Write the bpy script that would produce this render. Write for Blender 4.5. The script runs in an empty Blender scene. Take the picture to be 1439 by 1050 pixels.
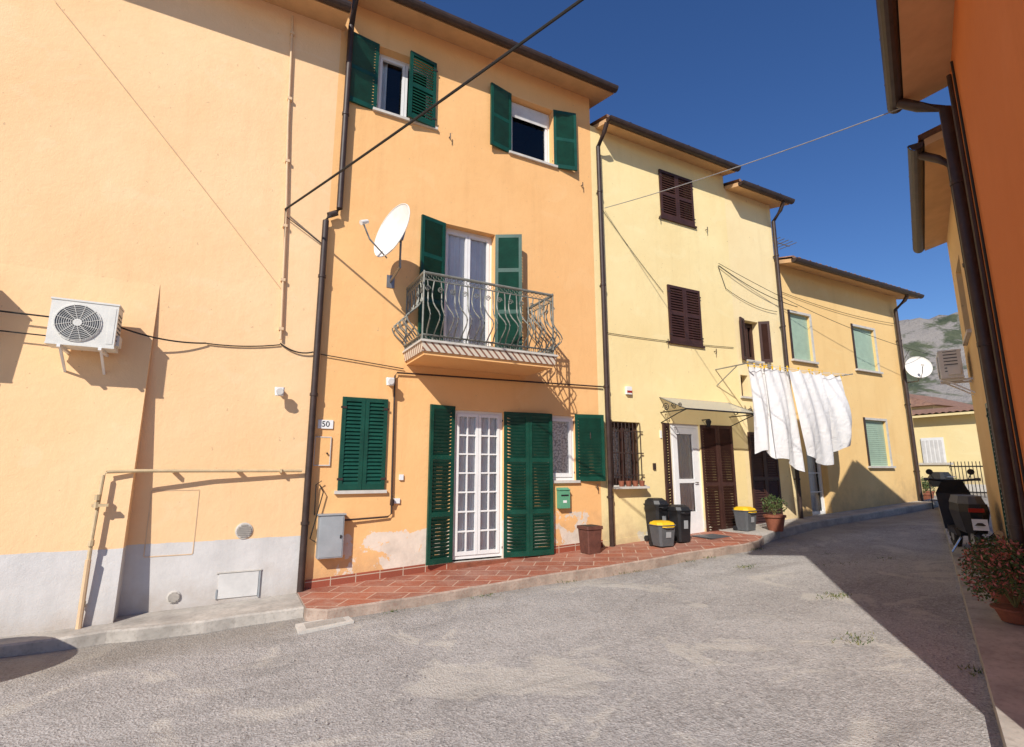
import bpy, math, random
from mathutils import Vector, Matrix
random.seed(7)
R=math.radians
scene=bpy.context.scene
scene.view_settings.view_transform='Standard'
scene.view_settings.look='None'
scene.view_settings.exposure=0
# ------------------------------------------------------------------ materials
def newmat(name):
    m=bpy.data.materials.new(name); m.use_nodes=True
    nt=m.node_tree; b=nt.nodes['Principled BSDF']
    return m,nt,b
def node(nt,typ,**kw):
    n=nt.nodes.new(typ)
    for k,v in kw.items(): setattr(n,k,v)
    return n
def noise(nt,vec,scale,detail=4,rough=.55,dist=0):
    n=node(nt,'ShaderNodeTexNoise'); n.inputs['Scale'].default_value=scale
    n.inputs['Detail'].default_value=detail; n.inputs['Roughness'].default_value=rough
    n.inputs['Distortion'].default_value=dist
    nt.links.new(vec,n.inputs['Vector']); return n.outputs['Fac']
def ramp(nt,fac,p0,p1,c0=(0,0,0,1),c1=(1,1,1,1)):
    r=node(nt,'ShaderNodeValToRGB'); e=r.color_ramp.elements
    e[0].position=p0;e[1].position=p1;e[0].color=c0;e[1].color=c1
    nt.links.new(fac,r.inputs[0]); return r.outputs[0]
def mix(nt,fac,a,b,blend='MIX'):
    m=node(nt,'ShaderNodeMix',data_type='RGBA',blend_type=blend)
    for s,v in ((0,fac),(6,a),(7,b)):
        if isinstance(v,(int,float)): m.inputs[s].default_value=v
        elif isinstance(v,tuple): m.inputs[s].default_value=v if len(v)==4 else (*v,1)
        else: nt.links.new(v,m.inputs[s])
    return m.outputs[2]
def mth(nt,op,a,b=None,c=None):
    m=node(nt,'ShaderNodeMath',operation=op)
    for i,v in enumerate((a,b,c)):
        if v is None: continue
        if isinstance(v,(int,float)): m.inputs[i].default_value=v
        else: nt.links.new(v,m.inputs[i])
    return m.outputs[0]
def mrange(nt,v,a,b,c=0,d=1):
    m=node(nt,'ShaderNodeMapRange'); nt.links.new(v,m.inputs[0])
    for i,x in enumerate((a,b,c,d)): m.inputs[i+1].default_value=x
    return m.outputs[0]
def vscale(nt,vec,s):
    m=node(nt,'ShaderNodeMapping'); m.inputs['Scale'].default_value=s
    nt.links.new(vec,m.inputs[0]); return m.outputs[0]
def bump(nt,b,h,strength=.3,dist=.01):
    n=node(nt,'ShaderNodeBump'); n.inputs['Strength'].default_value=strength
    n.inputs['Distance'].default_value=dist
    nt.links.new(h,n.inputs['Height']); nt.links.new(n.outputs[0],b.inputs['Normal'])
def pos(nt):
    g=node(nt,'ShaderNodeNewGeometry'); s=node(nt,'ShaderNodeSeparateXYZ')
    nt.links.new(g.outputs['Position'],s.inputs[0]); return g.outputs['Position'],s.outputs
def dk(c,f): return tuple(x*f for x in c)
def cracks(nt,P,scale,wscale,width,mscale,m0,m1):
    wv=node(nt,'ShaderNodeVectorMath',operation='ADD'); nz=node(nt,'ShaderNodeTexNoise'); nz.inputs['Scale'].default_value=wscale; nz.inputs['Detail'].default_value=6
    nt.links.new(P,nz.inputs['Vector']); nt.links.new(P,wv.inputs[0]); nt.links.new(nz.outputs['Color'],wv.inputs[1])
    cv=node(nt,'ShaderNodeTexVoronoi',feature='DISTANCE_TO_EDGE'); cv.inputs['Scale'].default_value=scale; nt.links.new(wv.outputs[0],cv.inputs['Vector'])
    return mth(nt,'MULTIPLY',ramp(nt,cv.outputs['Distance'],width*.15,width,(1,1,1,1),(0,0,0,1)),ramp(nt,noise(nt,P,mscale,3),m0,m1))

def plaster(name,col,stain=.5,band=None,peel=None,dirt=(.30,.22,.15)):
    m,nt,b=newmat(name); P,S=pos(nt)
    hg=mth(nt,'SUBTRACT',S[2],mth(nt,'MULTIPLY',S[0],.045))
    big=noise(nt,P,.55,4,.6); med=noise(nt,P,3.2,5,.65)
    c=mix(nt,ramp(nt,big,.3,.72),(col[0]*.94,col[1]*.89,col[2]*.83),(col[0]*1.02,col[1]*1.03,col[2]*1.05))
    c=mix(nt,mth(nt,'MULTIPLY',ramp(nt,med,.35,.75),.28),c,(col[0]*.90,col[1]*.84,col[2]*.78))
    st=noise(nt,vscale(nt,P,(5,5,.35)),1.0,5,.6)
    c=mix(nt,mth(nt,'MULTIPLY',ramp(nt,st,.55,.8),.42*stain),c,(col[0]*.75,col[1]*.68,col[2]*.62))
    pb=noise(nt,vscale(nt,P,(.9,.9,1.3)),1.7,3,.5,.7)
    c=mix(nt,mth(nt,'MULTIPLY',ramp(nt,pb,.62,.65),.15),c,(min(1,col[0]*1.02),min(1,col[1]*1.12),min(1,col[2]*1.28)))
    ch=noise(nt,P,17,2,.5)
    c=mix(nt,mth(nt,'MULTIPLY',ramp(nt,ch,.735,.75),.4),c,(.36,.24,.16))
    dd=mth(nt,'ADD',mrange(nt,hg,-.1,.95,1,0),mth(nt,'SUBTRACT',med,.60))
    c=mix(nt,mth(nt,'MULTIPLY',ramp(nt,dd,.35,1.0),.55),c,dirt)
    if band:
        edge=mth(nt,'ADD',S[2],mth(nt,'MULTIPLY',mth(nt,'SUBTRACT',med,.5),.03))
        bm=mth(nt,'LESS_THAN',edge,band[0])
        bc=mix(nt,ramp(nt,med,.3,.7),dk(band[1],.86),band[1])
        bc=mix(nt,mth(nt,'MULTIPLY',ramp(nt,st,.45,.75),.35),bc,dk(band[1],.65))
        bc=mix(nt,mth(nt,'MULTIPLY',ramp(nt,dd,.6,1.1),.5),bc,dirt)
        c=mix(nt,bm,c,bc)
    if peel:
        x0,x1,zt,pc=peel
        n=noise(nt,P,2.1,6,.68,.4)
        w=mth(nt,'MULTIPLY',mrange(nt,hg,zt-.25,zt+.15,1,0),
              mth(nt,'MULTIPLY',mrange(nt,S[0],x0,x0+.4,0,1),mrange(nt,S[0],x1-.4,x1,1,0)))
        pm=ramp(nt,mth(nt,'MULTIPLY',n,w),.445,.458)
        c=mix(nt,mth(nt,'MULTIPLY',pm,.8),c,mix(nt,ramp(nt,med,.4,.7),pc,dk(pc,.75)))
    nt.links.new(c,b.inputs['Base Color']); b.inputs['Roughness'].default_value=.92
    b.inputs['Specular IOR Level'].default_value=.15
    f=noise(nt,P,90,2,.7); f2=noise(nt,P,6,4,.7)
    bump(nt,b,mth(nt,'ADD',mth(nt,'MULTIPLY',f,.30),mth(nt,'MULTIPLY',f2,1.3)),.45,.013)
    return m
def simple(name,col,rough=.6,var=.18,scale=6,metal=0,bmp=.15,spec=.4,dirt=None):
    m,nt,b=newmat(name); P,S=pos(nt)
    n=noise(nt,P,scale,3,.65); n2=noise(nt,P,scale*9,2,.6)
    c=mix(nt,ramp(nt,n,.3,.7),dk(col,1-var),dk(col,1+var*.6))
    if dirt: c=mix(nt,mth(nt,'MULTIPLY',ramp(nt,n2,.5,.75),.5),c,dirt)
    nt.links.new(c,b.inputs['Base Color']); b.inputs['Roughness'].default_value=rough
    b.inputs['Metallic'].default_value=metal; b.inputs['Specular IOR Level'].default_value=spec
    if bmp: bump(nt,b,n2,bmp,.004)
    return m
M_left=plaster('plaster_peach',(.90,.61,.345),.6,band=(.64,(.68,.65,.62)))
M_f1=plaster('plaster_orange',(.88,.515,.225),.75,peel=(1.0,5.9,.75,(.74,.68,.60)))
M_f2=plaster('plaster_yellow',(.90,.735,.385),.6,peel=(6.2,9.5,.3,(.65,.6,.5)))
M_f2b=plaster('plaster_cream',(.90,.735,.42),.7)
M_f3=plaster('plaster_apricot',(.88,.61,.275),.7)
M_r1=plaster('plaster_terracotta',(.66,.22,.07),.4)
M_r2=plaster('plaster_ochre',(.78,.55,.28),.9)
M_end=plaster('plaster_pale_yellow',(.88,.74,.40),.4)
M_soff=simple('soffit_paint',(.62,.38,.19),.9,.12,3)
M_green=simple('green_shutter_paint',(.006,.062,.040),.42,.3,5,spec=.4)
M_brown=simple('brown_shutter_paint',(.055,.022,.016),.5,.25,5)
M_pale=simple('pale_green_roller',(.42,.55,.42),.6,.1,4)
M_pipe=simple('brown_pipe_paint',(.050,.030,.024),.5,.3,6)
M_cream=simple('cream_pipe_paint',(.72,.50,.30),.7,.1,6)
M_ochre=simple('gas_pipe_paint',(.60,.45,.26),.6,.18,8)
M_white=simple('white_paint',(.80,.79,.77),.5,.06,5)
M_stone=simple('sill_stone',(.58,.54,.48),.8,.15,9,bmp=.3)
M_conc=simple('kerb_concrete',(.44,.40,.35),.95,.32,3,bmp=.6,dirt=(.24,.21,.175))
M_iron=simple('wrought_iron',(.24,.24,.205),.5,.3,14,metal=.2)
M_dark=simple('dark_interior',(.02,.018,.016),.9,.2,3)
M_black=simple('black_plastic',(.018,.018,.02),.45,.2,8)
M_grey=simple('grey_plastic',(.10,.105,.11),.5,.15,8)
M_yel=simple('yellow_plastic',(.80,.48,.015),.45,.08,8)
M_terr=simple('terracotta_pot',(.26,.085,.045),.75,.3,9,bmp=.3)
M_planter=simple('brown_planter',(.13,.05,.035),.7,.3,9,bmp=.3)
M_acw=simple('ac_enamel',(.70,.68,.62),.5,.07,6)
M_rubber=simple('cable_rubber',(.02,.018,.015),.7,.2,6)
M_steelc=simple('grey_cable',(.30,.29,.28),.7,.2,6)
M_dish=simple('dish_enamel',(.76,.73,.68),.5,.12,5)
M_dishb=simple('dish_bracket',(.30,.30,.30),.4,.2,8,metal=.6)
M_metal=simple('grey_cabinet',(.38,.40,.41),.45,.1,6,metal=.2)
M_mail=simple('green_mailbox',(.12,.34,.20),.5,.1,6)
M_soil=simple('soil',(.05,.035,.025),1,.3,20)
M_steel=simple('chrome_steel',(.5,.5,.5),.25,.1,8,metal=.9)
M_red=simple('red_lens',(.35,.02,.01),.3,.1,8)
M_hatch=simple('hatch_enamel',(.64,.62,.59),.6,.14,5)
M_pebble=simple('pebbles',(.36,.33,.30),.9,.25,30)
M_sheet,nt,b=newmat('white_cotton'); P,S=pos(nt)
n=noise(nt,P,4,4,.6); nt.links.new(ramp(nt,n,.3,.7,(.74,.74,.76,1),(.83,.82,.82,1)),b.inputs['Base Color'])
b.inputs['Roughness'].default_value=.95; bump(nt,b,noise(nt,P,5,4,.6,.8),.6,.05)
tr=node(nt,'ShaderNodeBsdfTranslucent'); tr.inputs[0].default_value=(.8,.8,.8,1)
mx=node(nt,'ShaderNodeMixShader'); mx.inputs[0].default_value=.15
nt.links.new(b.outputs[0],mx.inputs[1]); nt.links.new(tr.outputs[0],mx.inputs[2])
nt.links.new(mx.outputs[0],nt.nodes['Material Output'].inputs[0])
M_lace,nt,b=newmat('lace_curtain'); P,S=pos(nt)
v=node(nt,'ShaderNodeTexVoronoi'); v.inputs['Scale'].default_value=30; nt.links.new(P,v.inputs['Vector'])
c=mix(nt,ramp(nt,v.outputs['Distance'],.5,.62),(.90,.90,.88),(.50,.50,.50))
nt.links.new(c,b.inputs['Base Color']); b.inputs['Roughness'].default_value=.95
M_curt=simple('white_curtain',(.84,.84,.83),.95,.10,3)
def glassmat(name,add):
    m,nt,b=newmat(name)
    t=node(nt,'ShaderNodeBsdfTransparent'); g=node(nt,'ShaderNodeBsdfGlossy'); g.inputs['Roughness'].default_value=.03
    fr=node(nt,'ShaderNodeFresnel'); fr.inputs[0].default_value=1.4
    mx=node(nt,'ShaderNodeMixShader'); nt.links.new(mth(nt,'ADD',fr.outputs[0],add),mx.inputs[0])
    nt.links.new(t.outputs[0],mx.inputs[1]); nt.links.new(g.outputs[0],mx.inputs[2])
    nt.links.new(mx.outputs[0],nt.nodes['Material Output'].inputs[0]); return m
M_glass=glassmat('window_glass',.02)
M_canopy,nt,b=newmat('polycarbonate_sheet')
b.inputs['Base Color'].default_value=(.62,.60,.52,1); b.inputs['Roughness'].default_value=.4
t=node(nt,'ShaderNodeBsdfTransparent'); mx=node(nt,'ShaderNodeMixShader'); mx.inputs[0].default_value=.45
nt.links.new(t.outputs[0],mx.inputs[1]); nt.links.new(b.outputs[0],mx.inputs[2]); nt.links.new(mx.outputs[0],nt.nodes['Material Output'].inputs[0])
M_roof,nt,b=newmat('terracotta_roof_tiles'); P,S=pos(nt)
n=noise(nt,P,5,4,.7); c=ramp(nt,n,.3,.7,(.16,.08,.05,1),(.36,.19,.12,1))
c=mix(nt,mth(nt,'MULTIPLY',ramp(nt,noise(nt,P,1.3,4,.7),.5,.7),.5),c,(.10,.085,.07))
nt.links.new(c,b.inputs['Base Color']); b.inputs['Roughness'].default_value=.9; bump(nt,b,noise(nt,P,30,3),.4,.01)
M_tile,nt,b=newmat('red_pavement_tiles'); P,S=pos(nt)
mp=node(nt,'ShaderNodeMapping'); mp.inputs['Rotation'].default_value=(0,0,R(38)); nt.links.new(P,mp.inputs[0])
bt=node(nt,'ShaderNodeTexBrick'); nt.links.new(mp.outputs[0],bt.inputs['Vector'])
for k,vv in (('Scale',1.0),('Mortar Size',.009),('Brick Width',.44),('Row Height',.31),('Bias',0)): bt.inputs[k].default_value=vv
bt.inputs['Color1'].default_value=(.40,.125,.065,1); bt.inputs['Color2'].default_value=(.28,.085,.048,1); bt.inputs['Mortar'].default_value=(.54,.36,.26,1)
c=mix(nt,mth(nt,'MULTIPLY',ramp(nt,noise(nt,P,2.3,5,.7),.42,.75),.6),bt.outputs[0],(.46,.30,.23))
c=mix(nt,mth(nt,'MULTIPLY',ramp(nt,noise(nt,P,.9,4,.7),.5,.7),.4),c,(.22,.11,.08))
c=mix(nt,mth(nt,'MULTIPLY',ramp(nt,noise(nt,P,7,4,.75),.55,.68),.35),c,(.50,.38,.30))
nt.links.new(c,b.inputs['Base Color']); b.inputs['Roughness'].default_value=.75; bump(nt,b,noise(nt,P,25,3),.3,.01)
M_skirt,nt,b=newmat('red_skirting_tiles'); P,S=pos(nt)
bt=node(nt,'ShaderNodeTexBrick')
cb=node(nt,'ShaderNodeCombineXYZ'); nt.links.new(S[0],cb.inputs[0]); nt.links.new(mth(nt,'SUBTRACT',S[2],mth(nt,'MULTIPLY',S[0],.045)),cb.inputs[1])
nt.links.new(cb.outputs[0],bt.inputs['Vector'])
for k,vv in (('Scale',1.0),('Mortar Size',.006),('Brick Width',.33),('Row Height',.5)): bt.inputs[k].default_value=vv
bt.offset=0
bt.inputs['Color1'].default_value=(.34,.085,.045,1); bt.inputs['Color2'].default_value=(.26,.07,.04,1); bt.inputs['Mortar'].default_value=(.5,.4,.3,1)
nt.links.new(bt.outputs[0],b.inputs['Base Color']); b.inputs['Roughness'].default_value=.5
M_edge,nt,b=newmat('striped_edge_tiles'); P,S=pos(nt)
sm=mth(nt,'SINE',mth(nt,'MULTIPLY',mth(nt,'ADD',mth(nt,'ADD',S[0],S[1]),mth(nt,'MULTIPLY',S[2],1.2)),60))
nt.links.new(mix(nt,ramp(nt,sm,.4,.6),(.66,.58,.46),(.24,.10,.06)),b.inputs['Base Color']); b.inputs['Roughness'].default_value=.7
# asphalt
M_road,nt,b=newmat('worn_asphalt'); P,S=pos(nt)
big=noise(nt,P,.45,5,.65,.7); med=noise(nt,P,1.9,5,.7,.3); fine=noise(nt,P,24,4,.8)
c=mix(nt,ramp(nt,big,.36,.62),(.315,.295,.280),(.475,.450,.425))
c=mix(nt,mth(nt,'MULTIPLY',ramp(nt,med,.47,.64),.5),c,(.255,.240,.225))
c=mix(nt,mth(nt,'MULTIPLY',ramp(nt,fine,.42,.60),.5),c,(.57,.54,.51))
c=mix(nt,mth(nt,'MULTIPLY',ramp(nt,noise(nt,P,70,2,.8),.5,.66),.6),c,(.16,.15,.14))
v=node(nt,'ShaderNodeTexVoronoi'); v.inputs['Scale'].default_value=62; nt.links.new(P,v.inputs['Vector'])
sp=node(nt,'ShaderNodeSeparateColor'); nt.links.new(v.outputs['Color'],sp.inputs[0])
c=mix(nt,mth(nt,'MULTIPLY',ramp(nt,sp.outputs[0],.78,.95),.35),c,(.15,.14,.13))
c=mix(nt,mth(nt,'MULTIPLY',ramp(nt,sp.outputs[1],.86,.97),.45),c,(.64,.60,.56))
c=mix(nt,mth(nt,'MULTIPLY',ramp(nt,noise(nt,P,.75,4,.65,1.2),.55,.60),.5),c,(.58,.54,.47))
c=mix(nt,mth(nt,'MULTIPLY',ramp(nt,noise(nt,vscale(nt,P,(.45,1.5,1)),1.0,5,.7,.6),.56,.66),.4),c,(.22,.205,.19))
cr=cracks(nt,P,.26,1.1,.0028,.8,.47,.56)
c=mix(nt,mth(nt,'MULTIPLY',cr,.4),c,(.15,.14,.12))
kd=mrange(nt,mth(nt,'ADD',S[1],mth(nt,'MULTIPLY',med,.5)),6.2,6.75,0,1)
c=mix(nt,mth(nt,'MULTIPLY',kd,.5),c,(.22,.19,.15))
nt.links.new(c,b.inputs['Base Color']); b.inputs['Roughness'].default_value=.95; b.inputs['Specular IOR Level'].default_value=.2
hh=mth(nt,'ADD',mth(nt,'MULTIPLY',v.outputs['Distance'],.35),mth(nt,'ADD',fine,mth(nt,'MULTIPLY',med,1.5)))
bump(nt,b,hh,.8,.022)
M_leaf,nt,b=newmat('leaves'); P,S=pos(nt)
nt.links.new(ramp(nt,noise(nt,P,14,3),.3,.7,(.03,.06,.015,1),(.10,.15,.04,1)),b.inputs['Base Color']); b.inputs['Roughness'].default_value=.7
M_flow=simple('pink_blossom',(.50,.17,.14),.8,.2,10)
M_dry=simple('dry_weed',(.20,.19,.07),.9,.3,10)
M_hill,nt,b=newmat('hill_scrub'); P,S=pos(nt)
c=ramp(nt,noise(nt,P,.12,6,.7),.38,.62,(.05,.065,.035,1),(.12,.13,.075,1))
c=mix(nt,ramp(nt,noise(nt,P,.035,5,.7,.5),.46,.52),c,(.29,.26,.235)); nt.links.new(c,b.inputs['Base Color']); b.inputs['Roughness'].default_value=1
bump(nt,b,noise(nt,P,.5,5,.7),1,1.5)
# ------------------------------------------------------------------ mesh builder
class MB:
    def __init__(s): s.v=[];s.f=[];s.m=[];s.mats=[];s.T=Matrix()
    def mi(s,m):
        if m not in s.mats: s.mats.append(m)
        return s.mats.index(m)
    def addv(s,p): s.v.append(tuple(s.T@Vector(p))); return len(s.v)-1
    def quad(s,pts,mat):
        s.f.append([s.addv(p) for p in pts]); s.m.append(s.mi(mat))
    def hull(s,b,t,mat):
        i=[s.addv(p) for p in list(b)+list(t)]; n=len(b); k=s.mi(mat)
        s.f.append(i[:n][::-1]); s.f.append(i[n:]); s.m+= [k,k]
        for a in range(n):
            c=(a+1)%n; s.f.append([i[a],i[c],i[n+c],i[n+a]]); s.m.append(k)
    def box(s,x0,x1,y0,y1,z0,z1,mat):
        s.hull([(x0,y0,z0),(x1,y0,z0),(x1,y1,z0),(x0,y1,z0)],[(x0,y0,z1),(x1,y0,z1),(x1,y1,z1),(x0,y1,z1)],mat)
    def tbox(s,cx,cy,z0,z1,w0,d0,w1,d1,mat,ox=0,oy=0,ch=.18):
        def ring(cx,cy,w,d,z):
            c=min(w,d)*ch; w/=2;d/=2
            return [(cx-w+c,cy-d,z),(cx+w-c,cy-d,z),(cx+w,cy-d+c,z),(cx+w,cy+d-c,z),(cx+w-c,cy+d,z),(cx-w+c,cy+d,z),(cx-w,cy+d-c,z),(cx-w,cy-d+c,z)]
        s.hull(ring(cx,cy,w0,d0,z0),ring(cx+ox,cy+oy,w1,d1,z1),mat)
    def tube(s,pts,r,mat,n=8,closed=False):
        pts=[Vector(p) for p in pts]; rings=[]; k=s.mi(mat); N=len(pts)
        for i,p in enumerate(pts):
            if closed: d=(pts[(i+1)%N]-pts[i-1])
            else: d=(pts[min(i+1,N-1)]-pts[max(i-1,0)])
            d.normalize(); a=Vector((0,0,1)) if abs(d.z)<.9 else Vector((1,0,0))
            u=d.cross(a).normalized(); w=d.cross(u).normalized()
            rr=r[i] if isinstance(r,(list,tuple)) else r
            rings.append([s.addv(p+u*rr*math.cos(2*math.pi*j/n)+w*rr*math.sin(2*math.pi*j/n)) for j in range(n)])
        L=N if closed else N-1
        for i in range(L):
            A=rings[i];B=rings[(i+1)%N]
            for j in range(n):
                s.f.append([A[j],A[(j+1)%n],B[(j+1)%n],B[j]]); s.m.append(k)
        if not closed:
            s.f.append(rings[0][::-1]); s.f.append(rings[-1]); s.m+=[k,k]
    def lathe(s,c,prof,mat,n=20):
        k=s.mi(mat); rings=[]
        for r,z in prof: rings.append([s.addv((c[0]+r*math.cos(2*math.pi*j/n),c[1]+r*math.sin(2*math.pi*j/n),c[2]+z)) for j in range(n)])
        for A,B in zip(rings,rings[1:]):
            for j in range(n): s.f.append([A[j],A[(j+1)%n],B[(j+1)%n],B[j]]); s.m.append(k)
        s.f.append(rings[0][::-1]); s.f.append(rings[-1]); s.m+=[k,k]
    def grid(s,fn,nu,nv,mat):
        k=s.mi(mat); I=[[s.addv(fn(i/nu,j/nv)) for j in range(nv+1)] for i in range(nu+1)]
        for i in range(nu):
            for j in range(nv): s.f.append([I[i][j],I[i+1][j],I[i+1][j+1],I[i][j+1]]); s.m.append(k)
    def obj(s,name,parent=None,smooth=False):
        me=bpy.data.meshes.new(name); me.from_pydata(s.v,[],s.f)
        for m in s.mats: me.materials.append(m)
        me.polygons.foreach_set('material_index',s.m)
        if smooth: me.polygons.foreach_set('use_smooth',[True]*len(s.f))
        me.update(); o=bpy.data.objects.new(name,me); scene.collection.objects.link(o)
        if smooth:
            md=o.modifiers.new('es','EDGE_SPLIT'); md.split_angle=R(40)
        if parent: o.parent=parent
        return o
def empty(name,loc=(0,0,0),rz=0):
    e=bpy.data.objects.new(name,None); e.location=loc; e.rotation_euler=(0,0,rz); scene.collection.objects.link(e); return e
def gz(x):
    if x<0: return -.21+.02*max(x,-10)
    if x<18: return -.21+.045*x
    return .60+.02*min(x-18,10)
WY=7.66
# ------------------------------------------------------------------ building parts
def wall(par,x0,x1,z0,z1,y,holes,mat,depth=8,rev=.22,name='walls'):
    mb=MB(); xs=sorted({x0,x1,*[h[0] for h in holes],*[h[1] for h in holes]}); zs=sorted({z0,z1,*[h[2] for h in holes],*[h[3] for h in holes]})
    for a,b_ in zip(xs,xs[1:]):
        for c,d in zip(zs,zs[1:]):
            mx_,mz=(a+b_)/2,(c+d)/2
            if any(h[0]<mx_<h[1] and h[2]<mz<h[3] for h in holes): continue
            mb.quad([(a,y,c),(b_,y,c),(b_,y,d),(a,y,d)],mat)
    for h in holes:
        a,b_,c,d=h[:4]; Y=y+rev
        mb.quad([(a,y,c),(a,y,d),(a,Y,d),(a,Y,c)],mat); mb.quad([(b_,y,c),(b_,Y,c),(b_,Y,d),(b_,y,d)],mat)
        mb.quad([(a,y,d),(b_,y,d),(b_,Y,d),(a,Y,d)],mat); mb.quad([(a,y,c),(a,Y,c),(b_,Y,c),(b_,y,c)],M_stone)
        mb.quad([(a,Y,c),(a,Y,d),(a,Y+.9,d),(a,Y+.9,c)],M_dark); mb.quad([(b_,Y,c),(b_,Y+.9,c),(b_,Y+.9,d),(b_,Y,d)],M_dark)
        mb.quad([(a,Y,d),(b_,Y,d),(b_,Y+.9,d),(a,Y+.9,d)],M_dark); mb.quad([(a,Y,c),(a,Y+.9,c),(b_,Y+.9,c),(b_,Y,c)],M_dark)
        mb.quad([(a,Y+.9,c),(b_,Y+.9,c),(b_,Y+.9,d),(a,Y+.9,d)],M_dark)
    D=y+depth
    mb.quad([(x0,y,z0),(x0,y,z1),(x0,D,z1),(x0,D,z0)],mat); mb.quad([(x1,y,z0),(x1,D,z0),(x1,D,z1),(x1,y,z1)],mat)
    mb.quad([(x0,D,z0),(x0,D,z1),(x1,D,z1),(x1,D,z0)],mat)
    rz=z1+.25*(depth/2)-.02; ym=y+depth/2
    mb.quad([(x0,y,z1),(x0,ym,rz),(x0,D,z1)],mat); mb.quad([(x1,y,z1),(x1,D,z1),(x1,ym,rz)],mat)
    return mb.obj(name,par)
def roof(par,x0,x1,ze,y,depth=8,out=.46,sl=.25,soff=None,name='roof'):
    soff=soff or M_soff
    mb=MB(); ye=y-out; ym=y+depth/2; zr=ze+(ym-ye)*sl; yb=2*ym-ye; t=.09
    for (ya,yb_) in ((ye,ym),(yb,ym)):
        b=[(x0,ya,ze),(x1,ya,ze),(x1,yb_,zr),(x0,yb_,zr)]; T=[(p[0],p[1],p[2]+t) for p in b]
        mb.hull(b,T,soff)
        n=max(8,int((x1-x0)/.035))
        def fn(u,v,ya=ya,yb_=yb_):
            x=x0-.02+u*(x1-x0+.04); vv=v
            yy=ya+(yb_-ya)*vv-(.05 if ya<yb_ else -.05)*(1-v); z=ze+(zr-ze)*vv+t+.015+.055*abs(math.sin(math.pi*x/.21))+.01*math.sin(x*47.)
            return (x,yy,z)
        mb.grid(fn,n,6,M_roof)
        def fn2(u,v,ya=ya,yb_=yb_):
            x=x0-.02+u*(x1-x0+.04); sg=-1 if ya<yb_ else 1
            return (x,ya+sg*.05,ze+t+v*(.015+.055*abs(math.sin(math.pi*x/.21))+.01*math.sin(x*47.)))
        mb.grid(fn2,n,1,M_roof)
    mb.box(x0,x1,ym-.12,ym+.12,zr+t,zr+t+.12,M_roof)
    mb.obj(name,par)
    g=MB()
    for r0,r1 in ((.075,.085),(.082,.092)):
        g.grid(lambda u,v:(x0+u*(x1-x0),ye-.075+r0*math.cos(math.pi*v),ze+.07-r1*math.sin(math.pi*v)),1,8,M_pipe)
    for xx in (x0,x1): g.hull([(xx-.004,ye-.15,ze+.07),(xx-.004,ye-.12,ze+.005),(xx-.004,ye-.075,ze-.015),(xx-.004,ye-.02,ze+.005),(xx-.004,ye,ze+.07)],[(xx+.004,ye-.15,ze+.07),(xx+.004,ye-.12,ze+.005),(xx+.004,ye-.075,ze-.015),(xx+.004,ye-.02,ze+.005),(xx+.004,ye,ze+.07)],M_pipe)
    xx=x0+.5
    while xx<x1:
        g.box(xx-.012,xx+.012,ye-.16,ye+.01,ze+.072,ze+.082,M_pipe); xx+=.8
    g.obj('gutter',par)
def downpipe(par,pts,r=.045,mat=None,name='downpipe'):
    mb=MB(); mat=mat or M_pipe
    mb.tube(pts,r,mat,10)
    for a,b_ in zip(pts,pts[1:]):
        a=Vector(a);b_=Vector(b_); L=(b_-a).length
        if L>1.2:
            k=int(L/1.6)
            for i in range(1,k+1):
                p=a.lerp(b_,(i-.5)/k); mb.tube([p-Vector((0,0,.02)),p+Vector((0,0,.02))],r*1.22,mat,10)
                mb.box(p.x-.015,p.x+.015,p.y,p.y+.09,p.z-.012,p.z+.012,mat)
    mb.obj(name,par,True)
def shutter(par,hx,y,z0,z1,w,ang,mat,name='shutter',side=1,rails=(.5,),pitch=.052):
    mb=MB(); h=z1-z0; t=.038; st=.055
    mb.T=Matrix.Translation((hx,y,z0))@Matrix.Rotation(R(-ang*side),4,'Z')@Matrix.Diagonal((side,1,1,1))
    mb.box(0,st,-t,0,0,h,mat); mb.box(w-st,w,-t,0,0,h,mat)
    mb.box(st,w-st,-t+.001,-.001,0,.08,mat); mb.box(st,w-st,-t+.001,-.001,h-.06,h,mat)
    zr=[.08]
    for r_ in rails:
        mb.box(st,w-st,-t+.001,-.001,h*r_-.035,h*r_+.035,mat); zr+= [h*r_-.035,h*r_+.035]
    zr.append(h-.06)
    for a,b_ in zip(zr[::2],zr[1::2]):
        n=max(1,int((b_-a)/pitch)); p=(b_-a)/n
        for i in range(n):
            zc=a+(i+.5)*p
            mb.hull([(st,-t+.003,zc-p*.52),(w-st,-t+.003,zc-p*.52),(w-st,-t+.009,zc-p*.52),(st,-t+.009,zc-p*.52)],
                    [(st,-.009,zc+p*.45),(w-st,-.009,zc+p*.45),(w-st,-.003,zc+p*.45),(st,-.003,zc+p*.45)],mat)
    for zz in (.15,h-.15): mb.box(-.02,.06,-t-.006,-t,zz-.015,zz+.015,M_pipe)
    mb.T=Matrix(); return mb.obj(name,par)
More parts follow.
